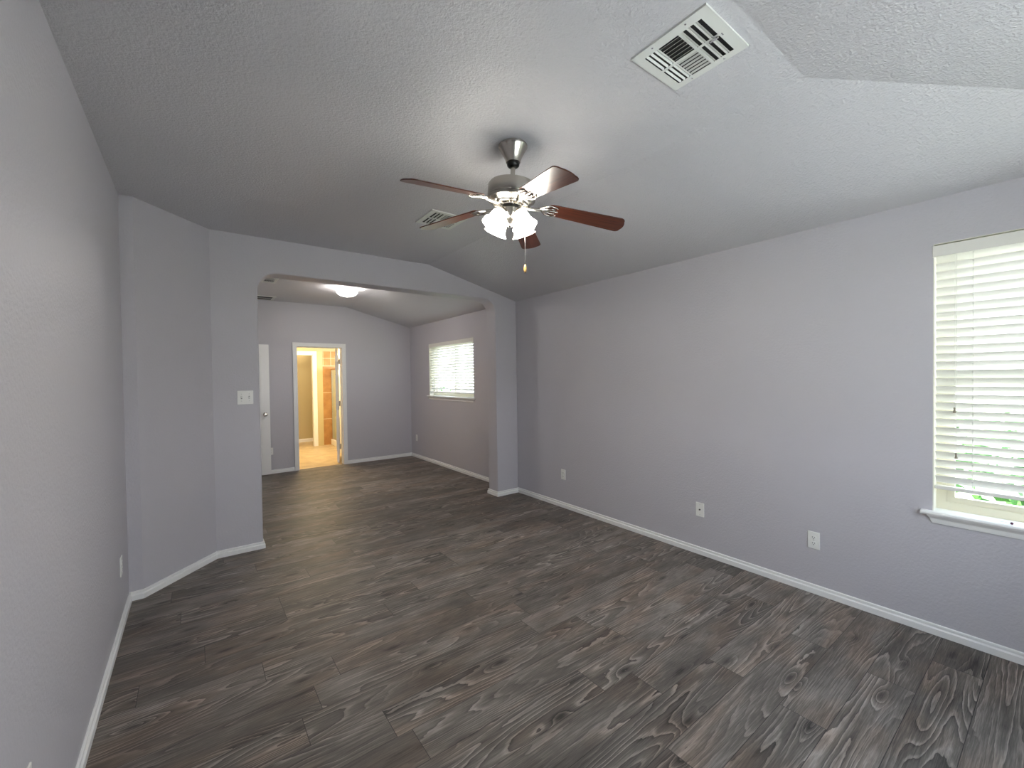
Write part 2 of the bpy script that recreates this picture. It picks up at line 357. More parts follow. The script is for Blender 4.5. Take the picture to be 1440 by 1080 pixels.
zr = H - (TRAY - BACK) * (H - HR) / (R - C)
bm = B()
quad(bm, (L, TRAY, H), (C, TRAY, H), (C, P + 0.01, H), (L, P + 0.01, H))
quad(bm, (C, TRAY, H), (R, BACK, HR), (R, P + 0.01, HR), (C, P + 0.01, H))
quad(bm, (L, TRAY, H), (L, BACK, HR), (R, BACK, HR), (C, TRAY, H))
quad(bm, (L - .15, BACK - .15, H + 0.06), (R + .16, BACK - .15, H + 0.06), (R + .16, P + .01, H + 0.06), (L - .15, P + .01, H + 0.06))
bmesh.ops.remove_doubles(bm, verts=bm.verts[:], dist=1e-5)
struct(finish('ceiling', bm, CEIL), 'textured grey ceiling with sloped sides over the near room', 'ceiling')
bm = B()
quad(bm, (FL, P + 0.05, H), (CF, P + 0.05, H), (CF, F, H), (FL, F, H)); quad(bm, (CF, P + 0.05, H), (R, P + 0.05, HR), (R, F, HR), (CF, F, H))
quad(bm, (FL - .15, P, H + 0.06), (R + .16, P, H + 0.06), (R + .16, F + 0.1, H + 0.06), (FL - .15, F + .1, H + 0.06))
bmesh.ops.remove_doubles(bm, verts=bm.verts[:], dist=1e-5)
struct(finish('ceiling', bm, CEIL), 'grey ceiling sloping down over the far room', 'ceiling')

# baseboards: profile in (distance from wall, z)
BP = [(0, 0), (0.015, 0), (0.015, 0.034), (0.007, 0.040), (0.006, 0.045), (0.010, 0.049), (0.009, 0.057), (0.005, 0.060), (0, 0.060)]
def baseboard(name, path, label, closed=False):
    """path: points along the wall, room on the LEFT of travel"""
    bm = B(); pts = [Vector((x, y)) for x, y in path]; n = len(pts); rings = []
    for i, p in enumerate(pts):
        d0 = (pts[i] - pts[i - 1]).normalized() if i > 0 else None; d1 = (pts[i + 1] - pts[i]).normalized() if i < n - 1 else None
        d0 = d0 or d1; d1 = d1 or d0
        n0 = Vector((-d0.y, d0.x)); n1 = Vector((-d1.y, d1.x)); b = (n0 + n1); b = b / (b.dot(n0)) if b.length > 1e-6 else n0
        rings.append([bm.verts.new((p.x + b.x * u, p.y + b.y * u, z)) for u, z in BP])
    for a, b in zip(rings, rings[1:]):
        for k in range(len(BP)): bm.faces.new((a[k], b[k], b[(k + 1) % len(BP)], a[(k + 1) % len(BP)]))
    bm.faces.new(rings[0]); bm.faces.new(rings[-1])
    return struct(finish(name, bm, TRIM), label, 'baseboard')
baseboard('baseboard_right', [(R, BACK), (R, P), (xr_, P), (xr_, P + TH), (R, P + TH), (R, F), (DB[1] + 0.07, F)], 'white baseboard along the right wall and round the column')
baseboard('baseboard_left', [(XO, P + TH), (XO, P), (XD, P), (XS, S), (L, S), (L, BACK), (R, BACK)], 'white baseboard along the left wall and the angled corner')
baseboard('baseboard_far', [(DB[0] - 0.07, F), (FL, F), (FL, P + TH), (XO, P + TH)], 'white baseboard left of the bathroom doorway')

# ------------------------------------------------------------------ windows
def window(name, label, axis, pos, u0, u1, z0, z1, sign, mullion=None, rail=None, sill=True):
    """opening in plane axis=pos; sign = outward direction"""
    root = empty(name, (pos, (u0 + u1) / 2, z0) if axis == 'x' else ((u0 + u1) / 2, pos, z0)); o0 = root.location.copy()
    def bx(bm, d0, d1, a, b, c, d):
        d0, d1 = sign * d0, sign * d1
        A = (pos + min(d0, d1), a, c) if axis == 'x' else (a, pos + min(d0, d1), c)
        Bb = (pos + max(d0, d1), b, d) if axis == 'x' else (b, pos + max(d0, d1), d)
        box(bm, Vector(A) - o0, Vector(Bb) - o0)
    bm = B(); fwid = 0.045
    bx(bm, .085, .155, u0, u0 + fwid, z0, z1); bx(bm, .085, .155, u1 - fwid, u1, z0, z1)
    bx(bm, .085, .155, u0 + fwid, u1 - fwid, z0, z0 + fwid); bx(bm, .085, .155, u0 + fwid, u1 - fwid, z1 - fwid, z1)
    finish('window_frame', bm, VINYL, root)
    def sash(a, b, c, d, dep):
        s_ = 0.032; bm = B(); bx(bm, dep, dep + .03, a, a + s_, c, d); bx(bm, dep, dep + .03, b - s_, b, c, d)
        bx(bm, dep, dep + .03, a + s_, b - s_, c, c + s_); bx(bm, dep, dep + .03, a + s_, b - s_, d - s_, d)
        sa = finish('window_sash', bm, VINYL, root)
        bm = B(); bx(bm, dep + .012, dep + .016, a + s_, b - s_, c + s_, d - s_); finish('window_pane', bm, GLASS, sa)
    a, b, c, d = u0 + fwid, u1 - fwid, z0 + fwid, z1 - fwid
    if rail: sash(a, b, c, rail + .016, .09); sash(a, b, rail - .016, d, .121)
    elif mullion: sash(a, mullion + .016, c, d, .09); sash(mullion - .016, b, c, d, .121)
    bm = B(); t = 0.004
    bx(bm, 0.002, .085, u0 - t + .004, u0 + .004, z0, z1); bx(bm, 0.002, .085, u1 - .004, u1, z0, z1); bx(bm, 0.002, .085, u0, u1, z1 - .004, z1)
    finish('window_reveal', bm, REVEAL, root)
    if sill:
        # stool with rounded nose, then a coved apron below with mitred ends
        bm = B()
        def pp(d, u, z):
            p = (pos + sign * d, u, z) if axis == 'x' else (u, pos + sign * d, z); return Vector(p) - o0
        prof = [(-.034, z0 - .003), (-.037, z0 - .010), (-.034, z0 - .018), (0.0, z0 - .018), (0.0, z0 - .018)]
        A0, A1 = u0 - .045, u1 + .045
        pr = [(.085, z0 + .002), (-.030, z0 + .002), (-.036, z0 - .002), (-.038, z0 - .009), (-.035, z0 - .017), (0, z0 - .017)]
        for (w0, w1, pf) in ((A0, A1, [p for p in pr[1:] if p[0] <= 0.0] + [(0.0, z0 + .002)]), (u0, u1, [(0.0, z0 + .002), (0.0, z0 - .002), (.085, z0 - .002), (.085, z0 + .002)])):
            va = [bm.verts.new(pp(d_, w0, z_)) for d_, z_ in pf]; vb = [bm.verts.new(pp(d_, w1, z_)) for d_, z_ in pf]
            bm.faces.new(va); bm.faces.new(vb[::-1])
            for i in range(len(pf)):
                j = (i + 1) % len(pf); bm.faces.new((va[i], va[j], vb[j], vb[i]))
        finish('window_sill', bm, TRIM, root)
        ap = [(-.026, -.017, -.022), (-.024, -.024, -.020), (-.012, -.040, -.010), (-.009, -.058, -.004), (-.007, -.066, .0), (0, -.066, .0), (0, -.017, -.022)]
        bm = B(); va = [bm.verts.new(pp(d_, u0 + e_, z0 + z_)) for d_, z_, e_ in ap]; vb = [bm.verts.new(pp(d_, u1 - e_, z0 + z_)) for d_, z_, e_ in ap]
        bm.faces.new(va); bm.faces.new(vb[::-1])
        for i in range(len(ap)):
            j = (i + 1) % len(ap); bm.faces.new((va[i], va[j], vb[j], vb[i]))
        finish('window_apron', bm, TRIM, root)
    return struct(root, label, 'window')
window('window_1', 'tall single-hung window at the right edge of the photo', 'x', R, *W1[:2], W1[2], W1[3], 1, rail=1.45)
window('window_2', 'small high window on the right wall of the far room', 'x', R, *W2[:2], W2[2], W2[3], 1, mullion=6.10)
window('window_3', 'wide window in the rear wall behind the viewer', 'y', BACK, *W3[:2], W3[2], W3[3], -1, mullion=1.65)

# ------------------------------------------------------------------ blinds
def blind(y0, y1, ztop, zbot, label, cords, valance_h, tassels, pitch=0.0458, tilt=55, sag=0.0):
    root = empty('window_blind', (R + 0.03, (y0 + y1) / 2, ztop)); o0 = root.location.copy()
    V = lambda x, y, z: Vector((x, y, z)) - o0
    bm = B(); box(bm, V(R - 0.004, y0 - .003, ztop - valance_h), V(R + 0.004, y1 + .003, ztop)); bevel(finish('valance', bm, SLAT, root), .0015)
    bm = B(); box(bm, V(R + 0.010, y0 + .004, ztop - .045), V(R + 0.055, y1 - .004, ztop - .004)); finish('headrail', bm, SLAT, root)
    bm = B(); n = int((ztop - valance_h - zbot) / pitch); t = math.radians(tilt); xc = R + 0.034
    zt = ztop - valance_h - 0.010
    for i in range(n + 1):
        zc = zt - i * pitch
        if zc < zbot + 0.018: break
        d = Vector((math.cos(t), 0, -math.sin(t))); nn = Vector((math.sin(t), 0, math.cos(t)))
        rows = []
        jit = random.uniform(-.0012, .0012)
        for j, s_ in enumerate((-1, -.5, 0, .5, 1)):
            crown = 0.0022 * (1 - s_ * s_)
            p = Vector((xc, 0, zc + jit)) + d * (0.0255 * s_) + nn * crown
            rows.append([bm.verts.new(V(p.x + nn.x * h_, yy, p.z + nn.z * h_)) for h_ in (-.0013, .0013) for yy in (y0 + .007, y1 - .007)])
        for a, b in zip(rows, rows[1:]):
            bm.faces.new((a[0], a[1], b[1], b[0])); bm.faces.new((a[2], b[2], b[3], a[3]))
            bm.faces.new((a[0], b[0], b[2], a[2])); bm.faces.new((a[1], a[3], b[3], b[1]))
        bm.faces.new((rows[0][0], rows[0][2], rows[0][3], rows[0][1])); bm.faces.new((rows[-1][0], rows[-1][1], rows[-1][3], rows[-1][2]))
    finish('slats', bm, SLAT, root, smooth=40)
    bm = B(); box(bm, V(R + 0.012, y0 + .007, zbot - .009), V(R + 0.058, y1 - .007, zbot + .009)); bevel(finish('bottom_rail', bm, SLAT, root), .003)
    for yc in cords:
        bm = B()
        for xx in (R + 0.010, R + 0.058): tube(bm, [V(xx, yc, ztop - .04), V(xx, yc, zbot)], 0.0009, 5)
        for i in range(n): 
            zc = zt - i * pitch
            if zc > zbot + .02: box(bm, V(R + .0095, yc - .003, zc + .004), V(R + .0125, yc + .003, zc + .011))
        finish('ladder_cord', bm, CORD, root)
    for yc, zb in tassels:
        bm = B(); tube(bm, [V(R + .004, yc, ztop - valance_h), V(R + .003, yc, zb)], 0.0008, 5); c = finish('pull_cord', bm, CORD, root)
        bm = B(); lathe(bm, [(0, .014), (.003, .013), (.0045, .008), (.0035, 0), (.006, -.012), (.0065, -.018), (0, -.019)], 16, Matrix.Translation(V(R + .003, yc, zb - .008))); finish('tassel', bm, mat('tan_tassel', (.30, .26, .20), .5), c, smooth=40)
    return tag(root, label, 'window blind', 'white slatted blinds')
blind(W1[0], W1[1], 2.189, 0.835, 'white slatted blind on the tall window at the right edge', (0.335, -0.25), 0.062, [(0.402, 1.285), (0.395, 1.035)])
blind(W2[0] + .0, W2[1], 2.080, 1.245, 'white slatted blind on the small far room window', (6.62, 5.65), 0.055, [(5.52, 1.42), (6.78, 1.36)], pitch=0.0445, tilt=36)

# ------------------------------------------------------------------ doorway and doors
def casing(bm, x0, x1, zt, y, dirn, wd=0.066, T=None):
    """flat stepped casing round an opening, on the wall face y, dirn = -1 towards viewer"""
    for (a, b, t) in ((0, wd, .012), (wd * .62, wd, .018), (0.004, wd * .25, .015)):
        ya, yb = sorted((y, y + dirn * t))
        box(bm, (x0 - b, ya, 0), (x0 - a, yb, zt + b)); box(bm, (x1 + a, ya, 0), (x1 + b, yb, zt + b)); box(bm, (x0 - a, ya, zt + a), (x1 + a, yb, zt + b))
root = empty('door_1', (DB[1], F, 0)); 
def rel(o, root):
    o.parent = root; o.matrix_parent_inverse = Matrix.Translation(-root.location); return o
bm = B(); casing(bm, DB[0], DB[1], DB[2], F, -1); casing(bm, DB[0], DB[1], DB[2], F + .12, 1)
rel(finish('door_casing', bm, TRIM), root)
bm = B(); box(bm, (DB[0] - .02, F - .001, 0), (DB[0], F + .121, DB[2])); box(bm, (DB[1], F - .001, 0), (DB[1] + .02, F + .121, DB[2])); box(bm, (DB[0] - .02, F - .001, DB[2]), (DB[1] + .02, F + .121, DB[2] + .02))
box(bm, (DB[0], F + .045, 0), (DB[0] + .01, F + .08, DB[2])); box(bm, (DB[1] - .01, F + .045, 0), (DB[1], F + .08, DB[2])); box(bm, (DB[0] + .01, F + .045, DB[2] - .01), (DB[1] - .01, F + .08, DB[2]))
rel(finish('door_jamb', bm, TRIM), root)
def door_leaf(T, wd=0.70, th=0.035, ht=2.02):
    bm = B(); box(bm, (0, 0, .012), (wd, th, ht), T)
    st, gap = 0.105, 0.10; pw = (wd - 2 * st - gap) / 2
    for (z0, z1) in ((0.22, 0.80), (0.94, 1.56), (1.66, 1.90)):
        for x0 in (st, st + pw + gap):
            for (ya, s_) in ((0, -1), (th, 1)):
                for (i0, h_) in ((0.0, .009), (0.022, .0015), (0.034, .010)):
                    y0, y1 = sorted((ya, ya + s_ * h_)); 
                    if i0 == 0.0:
                        for q in ((x0, z0, x0 + pw, z0 + .014), (x0, z1 - .014, x0 + pw, z1), (x0, z0, x0 + .014, z1), (x0 + pw - .014, z0, x0 + pw, z1)): box(bm, (q[0], y0, q[1]), (q[2], y1, q[3]), T)
                    else: box(bm, (x0 + i0, y0, z0 + i0), (x0 + pw - i0, y1, z1 - i0), T)
    return bm
LEAF_HINGE = (2.034, F + .150)
ang = math.radians(90 - 15.2)
Tl = Matrix.Translation((LEAF_HINGE[0], LEAF_HINGE[1], 0)) @ Matrix.Rotation(ang, 4, 'Z')
leaf = rel(finish('door_leaf', door_leaf(Tl), TRIM), root)
for zc in (0.30, 1.06, 1.80):
    bm = B(); tube(bm, [(2.053, F + .137, zc - .045), (2.053, F + .137, zc + .045)], .007, 10); box(bm, (2.035, F + .134, zc - .044), (2.066, F + .140, zc + .044)); 
    rel(finish('hinge', bm, CHROME), root)
struct(root, 'white-framed bathroom doorway with its door swung inward', 'door')

# left door, open against the far wall
root = empty('door_2', (0.19, 7.60, 0)); Td = Matrix.Translation((0.165, 7.590, 0))
rel(finish('door_leaf', door_leaf(Td, wd=0.78, ht=2.045), TRIM), root)
def knob(cx, cy, cz, dirn):
    T = Matrix.Translation((cx, cy, cz)) @ Matrix.Rotation(PI / 2 if dirn < 0 else -PI / 2, 4, 'X')
    bm = B(); lathe(bm, [(0, 0), (.032, 0), (.032, .004), (.027, .009), (.013, .012), (.012, .028), (.020, .034), (.027, .044), (.027, .054), (.020, .062), (0, .065)], 28, T); return bm
rel(finish('door_knob', knob(0.880, 7.590, 0.955, -1), NICKEL2, smooth=40), root)
struct(root, 'white panelled door standing open at the far left', 'door')

# ------------------------------------------------------------------ bathroom
bm = B(); box(bm, (0.78, F + .12, -.02), (0.90, 11.2, BZ + .1)); struct(finish('wall_bath_left', bm, BATHW), 'warm yellow left wall of the bathroom', 'wall')
bm = B(); holed_wall(bm, 'y', BY, 0.11, 0.9, 2.325, 0, BZ, [(1.44, 2.13, 0, 2.045)])
struct(finish('wall_bath_far', bm, BATHW), 'warm yellow bathroom wall with an inner doorway', 'wall')
bm = B(); box(bm, (2.325, BY, 0), (R, BY + .11, 2.12)); struct(finish('wall_shower', bm, TILES), 'amber tiled shower wall', 'wall')
bm = B(); box(bm, (2.325, BY - .006, 1.785), (R, BY, 2.12)); struct(finish('trim_1', bm, TILEB), 'band of small amber tiles above the shower', 'trim')
bm = B(); box(bm, (2.325, BY, 2.12), (R, BY + .11, BZ)); struct(finish('wall_bath_upper', bm, BATHW), 'yellow wall strip above the shower tiles', 'wall')
bm = B(); box(bm, (2.33, F + .12, 0), (2.43, 8.93, BZ)); struct(finish('added_bath_panel', bm, mat('bright_gap_white', (.86, .86, .84), .5)), 'added white panel brightening the gap at the bathroom door', 'wall')  # added white panel, makes the gap beside the door leaf read bright
bm = B(); box(bm, (.9, 11.05, 0), (R, 11.15, BZ)); struct(finish('wall_closet_back', bm, mat('tan_paint', (.50, .43, .26), .6)), 'tan wall seen through the inner doorway', 'wall')
bm = B(); box(bm, (.9, F + .12, BZ), (R, 11.15, BZ + .05)); struct(finish('ceiling', bm, BATHW), 'yellow bathroom ceiling', 'ceiling')
root = empty('door_3', (2.13, BY, 0)); bm = B(); casing(bm, 1.44, 2.13, 2.045, BY, -1, .07); rel(finish('door_casing', bm, TRIM), root)
bm = B(); box(bm, (2.115, BY, 0), (2.131, BY + .11, 2.045)); box(bm, (1.44, BY, 0), (1.455, BY + .11, 2.045)); box(bm, (1.44, BY, 2.03), (2.13, BY + .11, 2.046)); rel(finish('door_jamb', bm, TRIM), root)
struct(root, 'white-cased inner doorway inside the bathroom', 'door')
bm = B(); prism(bm, [(11.05, 0), (11.036, 0), (11.036, .07), (11.043, .08), (11.05, .08)], 'x', .9, R); struct(finish('baseboard_bath', bm, TRIM), 'white baseboard under the tan wall', 'baseboard')
root = empty('shower_enclosure', (2.50, 9.6, 0)); y0, y1 = 8.95, BY
bm = B(); box(bm, (2.475, y0, .002), (2.56, y1, .13)); bevel(rel(finish('curb', bm, TRIM), root), .008)
bm = B(); 
for yy in (y0 + .01, 9.72, y1 - .03): box(bm, (2.50, yy, .13), (2.525, yy + .025, 1.72))
box(bm, (2.50, y0, 1.70), (2.525, y1, 1.73)); box(bm, (2.50, y0, .13), (2.525, y1, .15)); rel(finish('metal_frame', bm, CHROME), root)
bm = B(); box(bm, (2.51, y0 + .03, .15), (2.516, y1 - .03, 1.70)); rel(finish('glass_panel', bm, SHGLASS), root)
tag(root, 'glass shower enclosure with white curb seen through the bathroom doorway', 'shower')
light('bathroom_light', 'AREA', (1.7, 9.0, BZ - 0.02), 22, (1.0, 0.80, 0.50), size=0.5, rot=(0, 0, 0))
light('closet_light', 'AREA', (1.9, 10.7, BZ - 0.02), 3.5, (1.0, 0.82, 0.55), size=0.3, rot=(0, 0, 0))
light('shower_fill', 'AREA', (3.25, 9.0, 1.7), 14, (0.9, 0.95, 1.0), size=0.6, rot=(0, PI / 2, 0))  # added cool fill lamp, no window opens here

# ------------------------------------------------------------------ wall plates
def plate(kind, normal, loc, label, group=None, w_=0.070, h_=0.115):
    root = empty({'outlet': 'wall_outlet', 'coax': 'cable_plate', 'switch': 'light_switch'}[kind], loc)
    root.rotation_euler = (0, 0, {'-x': -PI / 2, '+x': PI / 2, '-y': 0}[normal])     # local -y faces the room
    bm = B(); box(bm, (-w_ / 2, -.006, -h_ / 2), (w_ / 2, 0, h_ / 2)); bevel(finish('cover_plate', bm, PLATE, root), .0025, 2)
    if kind == 'outlet':
        for zc in (.0195, -.0195):
            bm = B(); pts = [(.0170 * math.cos(a), zc + max(-.0135, min(.0135, .0170 * math.sin(a)))) for a in [2 * PI * i / 28 for i in range(28)]]
            prism(bm, pts, 'y', -.0085, -.005); rc = finish('receptacle', bm, PLATE, root)
            bm = B()
            for xx, hh in ((-.0063, .0045), (.0063, .0036)): box(bm, (xx - .0012, -.0089, zc + .002 - hh), (xx + .0012, -.0084, zc + .002 + hh))
            lathe(bm, [(0, .0002), (.0026, .0002), (.0026, -.0002), (0, -.0002)], 12, Matrix.Translation((0, -.0087, zc - .0085)) @ Matrix.Rotation(PI / 2, 4, 'X')); finish('slots', bm, DARK, rc)
        sc = [(0, 0)]
    elif kind == 'coax':
        bm = B(); T = Matrix.Rotation(PI / 2, 4, 'X'); lathe(bm, [(.0065, .0), (.0065, .009), (.0045, .010), (.0045, .014), (.003, .014), (.003, .006), (0, .006)], 20, T); finish('cable_jack', bm, DARK, root)
        sc = [(0, .042), (0, -.042)]
    else:
        for xx, up_ in ((-.0285, 1), (.0285, 0)):
            bm = B(); box(bm, (xx - .005, -.0075, -.012), (xx + .005, -.005, .012)); s2 = finish('switch_slot', bm, mat('shadowed_slot', (.25, .25, .24), .6), root)
            T = Matrix.Translation((xx, -.008, 0)) @ Matrix.Rotation(math.radians(-28 if up_ else 28), 4, 'X'); bm = B(); box(bm, (-.0035, -.012, -.006), (.0035, .003, .006), T); bevel(finish('toggle', bm, PLATE, s2), .001)
        sc = [(-.0285, .030), (-.0285, -.030), (.0285, .030), (.0285, -.030)]
    for xx, zz in sc:
        bm = B(); lathe(bm, [(0, .0012), (.0022, .001), (.003, 0)], 12, Matrix.Translation((xx, -.006, zz)) @ Matrix.Rotation(PI / 2, 4, 'X')); finish('screw', bm, CHROME, root)
    return tag(root, label, {'outlet': 'wall outlet', 'coax': 'cable outlet', 'switch': 'light switch'}[kind], group)
G = 'white duplex wall outlets'
plate('outlet', '-x', (R, 1.061, .359), 'white duplex outlet on right wall, nearest the big window', G)
plate('coax', '-x', (R, 1.866, .371), 'white cable plate with one small black jack', None)
plate('outlet', '-x', (R, 3.488, .376), 'white outlet on the right wall nearest the column', G)
plate('outlet', '-x', (R, 7.44, .37), 'white outlet low on the far room wall, left below the small window', G)
plate('outlet', '-y', (0.953, F, .357), 'white outlet half hidden behind the open white door', G)
plate('outlet', '+x', (L, 3.50, .366), 'white outlet on the left wall near the angled corner', G)
plate('outlet', '+x', (L, 1.675, .40), 'white outlet cut off by the bottom left of the photo', G)
plate('switch', '-y', (0.354, P, 1.342), 'white double toggle switch plate beside the opening', None, w_=.118, h_=.118)

# ------------------------------------------------------------------ ceiling vents
def vent(loc, rot, label, first=None):
    W_ = 0.31; root = empty('ceiling_vent', loc)
    root.rotation_euler = (0, 0, rot)
    # local: plate spans +-W/2, faces -z ; y=-W/2 is the lever side
    hw = W_ / 2
    def uv(u, v): return (-hw + u * W_, -hw + v * W_)
    zones = [(.13, .50, .13, .40), (.54, .90, .13, .40), (.13, .50, .42, .685), (.54, .90, .42, .685), (.13, .50, .705, .885), (.54, .90, .705, .885)]
    us = sorted({0, 1, .13, .50, .54, .90}); vs = sorted({0, 1, .13, .40, .42, .685, .705, .885})
    bm = B()
    for a, b in zip(us, us[1:]):
        for c, d in zip(vs, vs[1:]):
            if any(z[0] <= a and b <= z[1] and z[2] <= c and d <= z[3] for z in zones): continue
            p, q = uv(a, c), uv(b, d); box(bm, (p[0], p[1], -.008), (q[0], q[1], -.0066))
    box(bm, (-hw, -hw, -.008), (-hw + .0015, hw, 0)); box(bm, (hw - .0015, -hw, -.008), (hw, hw, 0)); box(bm, (-hw, -hw, -.008), (hw, -hw + .0015, 0)); box(bm, (-hw, hw - .0015, -.008), (hw, hw, 0))
    finish('frame', bm, VENT, root)
    bm = B(); box(bm, (-hw + .02, -hw + .02, -.0015), (hw - .02, hw - .02, -.0005)); finish('duct_shade_sheet', bm, DARK, root)  # black sheet stands in for the shade inside the duct
    def blade(bm, cx, cy, ln, wd, along, lean, depth):
        # thin bent blade; along 'x' or 'y'; lean = direction of the lower edge across
        top = (-.0025); bot = -.0072 - depth
        e = lean * wd
        if along == 'x':
            pts = [(cy, top), (cy + e, bot), (cy + e + .0010, bot), (cy + .0010, top)]; prism(bm, pts, 'x', cx - ln / 2, cx + ln / 2)
        else:
            pts = [(cx, top), (cx + e, bot), (cx + e + .0010, bot), (cx + .0010, top)]; prism(bm, pts, 'y', cy - ln / 2, cy + ln / 2)
    for (u0, u1) in ((.13, .50), (.54, .90)):
        bm = B()
        for v in (.195, .285, .375):
            a, b = uv(u0, v), uv(u1, v); blade(bm, (a[0] + b[0]) / 2, a[1] + .006, b[0] - a[0], .012, 'x', -1, .001)
            box(bm, (a[0], a[1] + .003, -.008), (b[0], a[1] + .0095, -.0066))
        finish('louvers', bm, VENT, root)
        bm = B()
        for v in (.715, .775, .835):
            a, b = uv(u0, v), uv(u1, v); blade(bm, (a[0] + b[0]) / 2, a[1] + .002, b[0] - a[0], .0045, 'x', 1, .0025)
        finish('louvers', bm, VENT, root)
        bm = B(); dirn = -1 if u0 < .3 else 1
        for k in range(6):
            u = u0 + (u1 - u0) * (k + .30) / 6; a, b = uv(u, .42), uv(u, .685)
            blade(bm, a[0] + (.008 if dirn < 0 else 0), (a[1] + b[1]) / 2, b[1] - a[1], .004, 'y', dirn, .001)
        finish('louvers', bm, VENT, root)
    bm = B(); p = uv(.52, .20); box(bm, (p[0] - .004, p[1] - .020, -.016), (p[0] + .004, p[1] + .012, -.013)); box(bm, (p[0] - .003, p[1] - .004, -.016), (p[0] + .003, p[1] + .004, -.007)); box(bm, (p[0] - .002, p[1] - .035, -.0095), (p[0] + .012, p[1] - .031, -.0085)); finish('damper_lever', bm, CHROME, root)
    for u, v in ((.055, .28), (.055, .72), (.955, .28), (.955, .72)):
        a = uv(u, v); bm = B(); lathe(bm, [(0, -.010), (.003, -.0095), (.004, -.008)], 12, Matrix.Translation((a[0], a[1], 0))); finish('screw', bm, CHROME, root)
    return tag(root, label, 'ceiling vent', 'square white ceiling vents')
v0 = vent((1.569, 0.915, H), 0, 'large white louvred ceiling vent nearest the viewer, at the top')
def copy_tree(o, parent=None):
    c = o.copy(); COL.objects.link(c)
    if parent is not None: c.parent = parent
    for ch in list(o.children): copy_tree(ch, c)
    return c
for loc, rot, lab in (((1.605, 3.045, H), -PI / 2, 'white ceiling vent partly hidden behind a fan blade'),
                      ((0.716, 6.11, H), 0, 'white ceiling vent mostly hidden behind the header of the opening')):
    c = copy_tree(v0); c.location = loc; c.rotation_euler = (0, 0, rot); c['label'] = lab

def grille(loc, label):
    root = empty('ceiling_vent', loc); hw = .16; bm = B()
    for (a, b, c, d) in ((-hw, hw, -hw, -hw + .035), (-hw, hw, hw - .035, hw), (-hw, -hw + .035, -hw + .035, hw - .035), (hw - .045, hw, -hw + .035, hw - .035)): box(bm, (a, c, -.0085), (b, d, 0))
    bevel(finish('frame', bm, VENT, root), .002)
    bm = B(); box(bm, (-hw + .03, -hw + .03, -.0078), (hw - .03, hw - .03, -.0068)); finish('duct_shade_sheet', bm, DARK, root)  # flat black sheet paints the darkness between the bars
    bm = B(); box(bm, (-hw + .035, -.012, -.010), (hw - .045, .012, -.006))
    finish('louvers', bm, VENT, root)
    return tag(root, label, 'ceiling vent', 'square white ceiling vents')
grille((0.867, 7.44, H), 'white ceiling vent with dark slots above the open white door')
# ------------------------------------------------------------------ far room ceiling light
root = empty('ceiling_light', (1.72, 6.07, H))
bm = B(); lathe(bm, [(0, 0), (.112, 0), (.116, -.006), (.117, -.026), (.128, -.030), (.128, -.034), (0, -.034)], 40); finish('metal_base', bm, NICKEL, root, smooth=35)
bm = B(); lathe(bm, [(.108, -.033), (.134, -.034), (.140, -.040), (.136, -.060), (.118, -.085), (.085, -.104), (.045, -.114), (0, -.117)], 40); finish('glass_bowl', bm, DOME, root, smooth=60)
tag(root, 'lit round flush dome light on the far room ceiling', 'ceiling light')

# ------------------------------------------------------------------ ceiling fan
FX, FY = 1.416, 1.850
fan = empty('ceiling_fan', (FX, FY, H))
BALL = -0.105
n_ = Vector((0.0326, -0.0743, 1)).normalized()
TILT = Matrix.Translation((0, 0, BALL)) @ Vector((0, 0, 1)).rotation_difference(n_).to_matrix().to_4x4() @ Matrix.Translation((0, 0, -BALL))
bm = B(); lathe(bm, [(0, 0), (.076, 0), (.079, -.004), (.079, -.012), (.074, -.018), (.066, -.034), (.052, -.058), (.043, -.078), (.039, -.094), (.034, -.096), (0, -.096)], 44); finish('canopy', bm, NICKEL, fan, smooth=35)
bm = B(); lathe(bm, [(0, -.085), (.030, -.090), (.035, -.100), (.033, -.112), (.022, -.121), (.0, -.122)], 32); finish('hanger_ball', bm, BLACK, fan, smooth=50)
bm = B(); lathe(bm, [(.0, -.11), (.0125, -.11), (.0125, -.20), (.020, -.202), (.022, -.212), (0, -.212)], 24, TILT); finish('downrod', bm, NICKEL, fan, smooth=35)
z = lambda h: h - H
bm = B(); lathe(bm, [(0, z(2.546)), (.105, z(2.548)), (.122, z(2.542)), (.130, z(2.530)), (.131, z(2.480)), (.128, z(2.470)), (.132, z(2.466)), (.130, z(2.452)), (.112, z(2.438)), (.098, z(2.432)), (.0, z(2.430))], 56, TILT); finish('motor_housing', bm, NICKEL, fan, smooth=35)
bm = B()
for k in range(30):
    a = 2 * PI * k / 30; T = TILT @ Matrix.Rotation(a, 4, 'Z'); box(bm, (.062, -.003, z(2.424)), (.092, .003, z(2.432)), T)
lathe(bm, [(.094, z(2.433)), (.098, z(2.428)), (.094, z(2.424)), (.090, z(2.431))], 40, TILT); lathe(bm, [(.050, z(2.431)), (.062, z(2.424)), (.060, z(2.420)), (.048, z(2.420))], 40, TILT); finish('vent_ring', bm, NICKEL2, fan, smooth=35)
bm = B(); lathe(bm, [(0, z(2.432)), (.046, z(2.430)), (.046, z(2.405)), (0, z(2.405))], 32, TILT); finish('flywheel', bm, BLACK, fan, smooth=35)
bm = B(); lathe(bm, [(0, z(2.410)), (.050, z(2.410)), (.056, z(2.404)), (.056, z(2.362)), (.050, z(2.352)), (.040, z(2.344)), (.022, z(2.338)), (.012, z(2.326)), (.014, z(2.316)), (0, z(2.308))], 40, TILT); finish('switch_housing', bm, NICKEL2, fan, smooth=35)
BZ0 = z(2.369); A0 = math.radians(39.72)
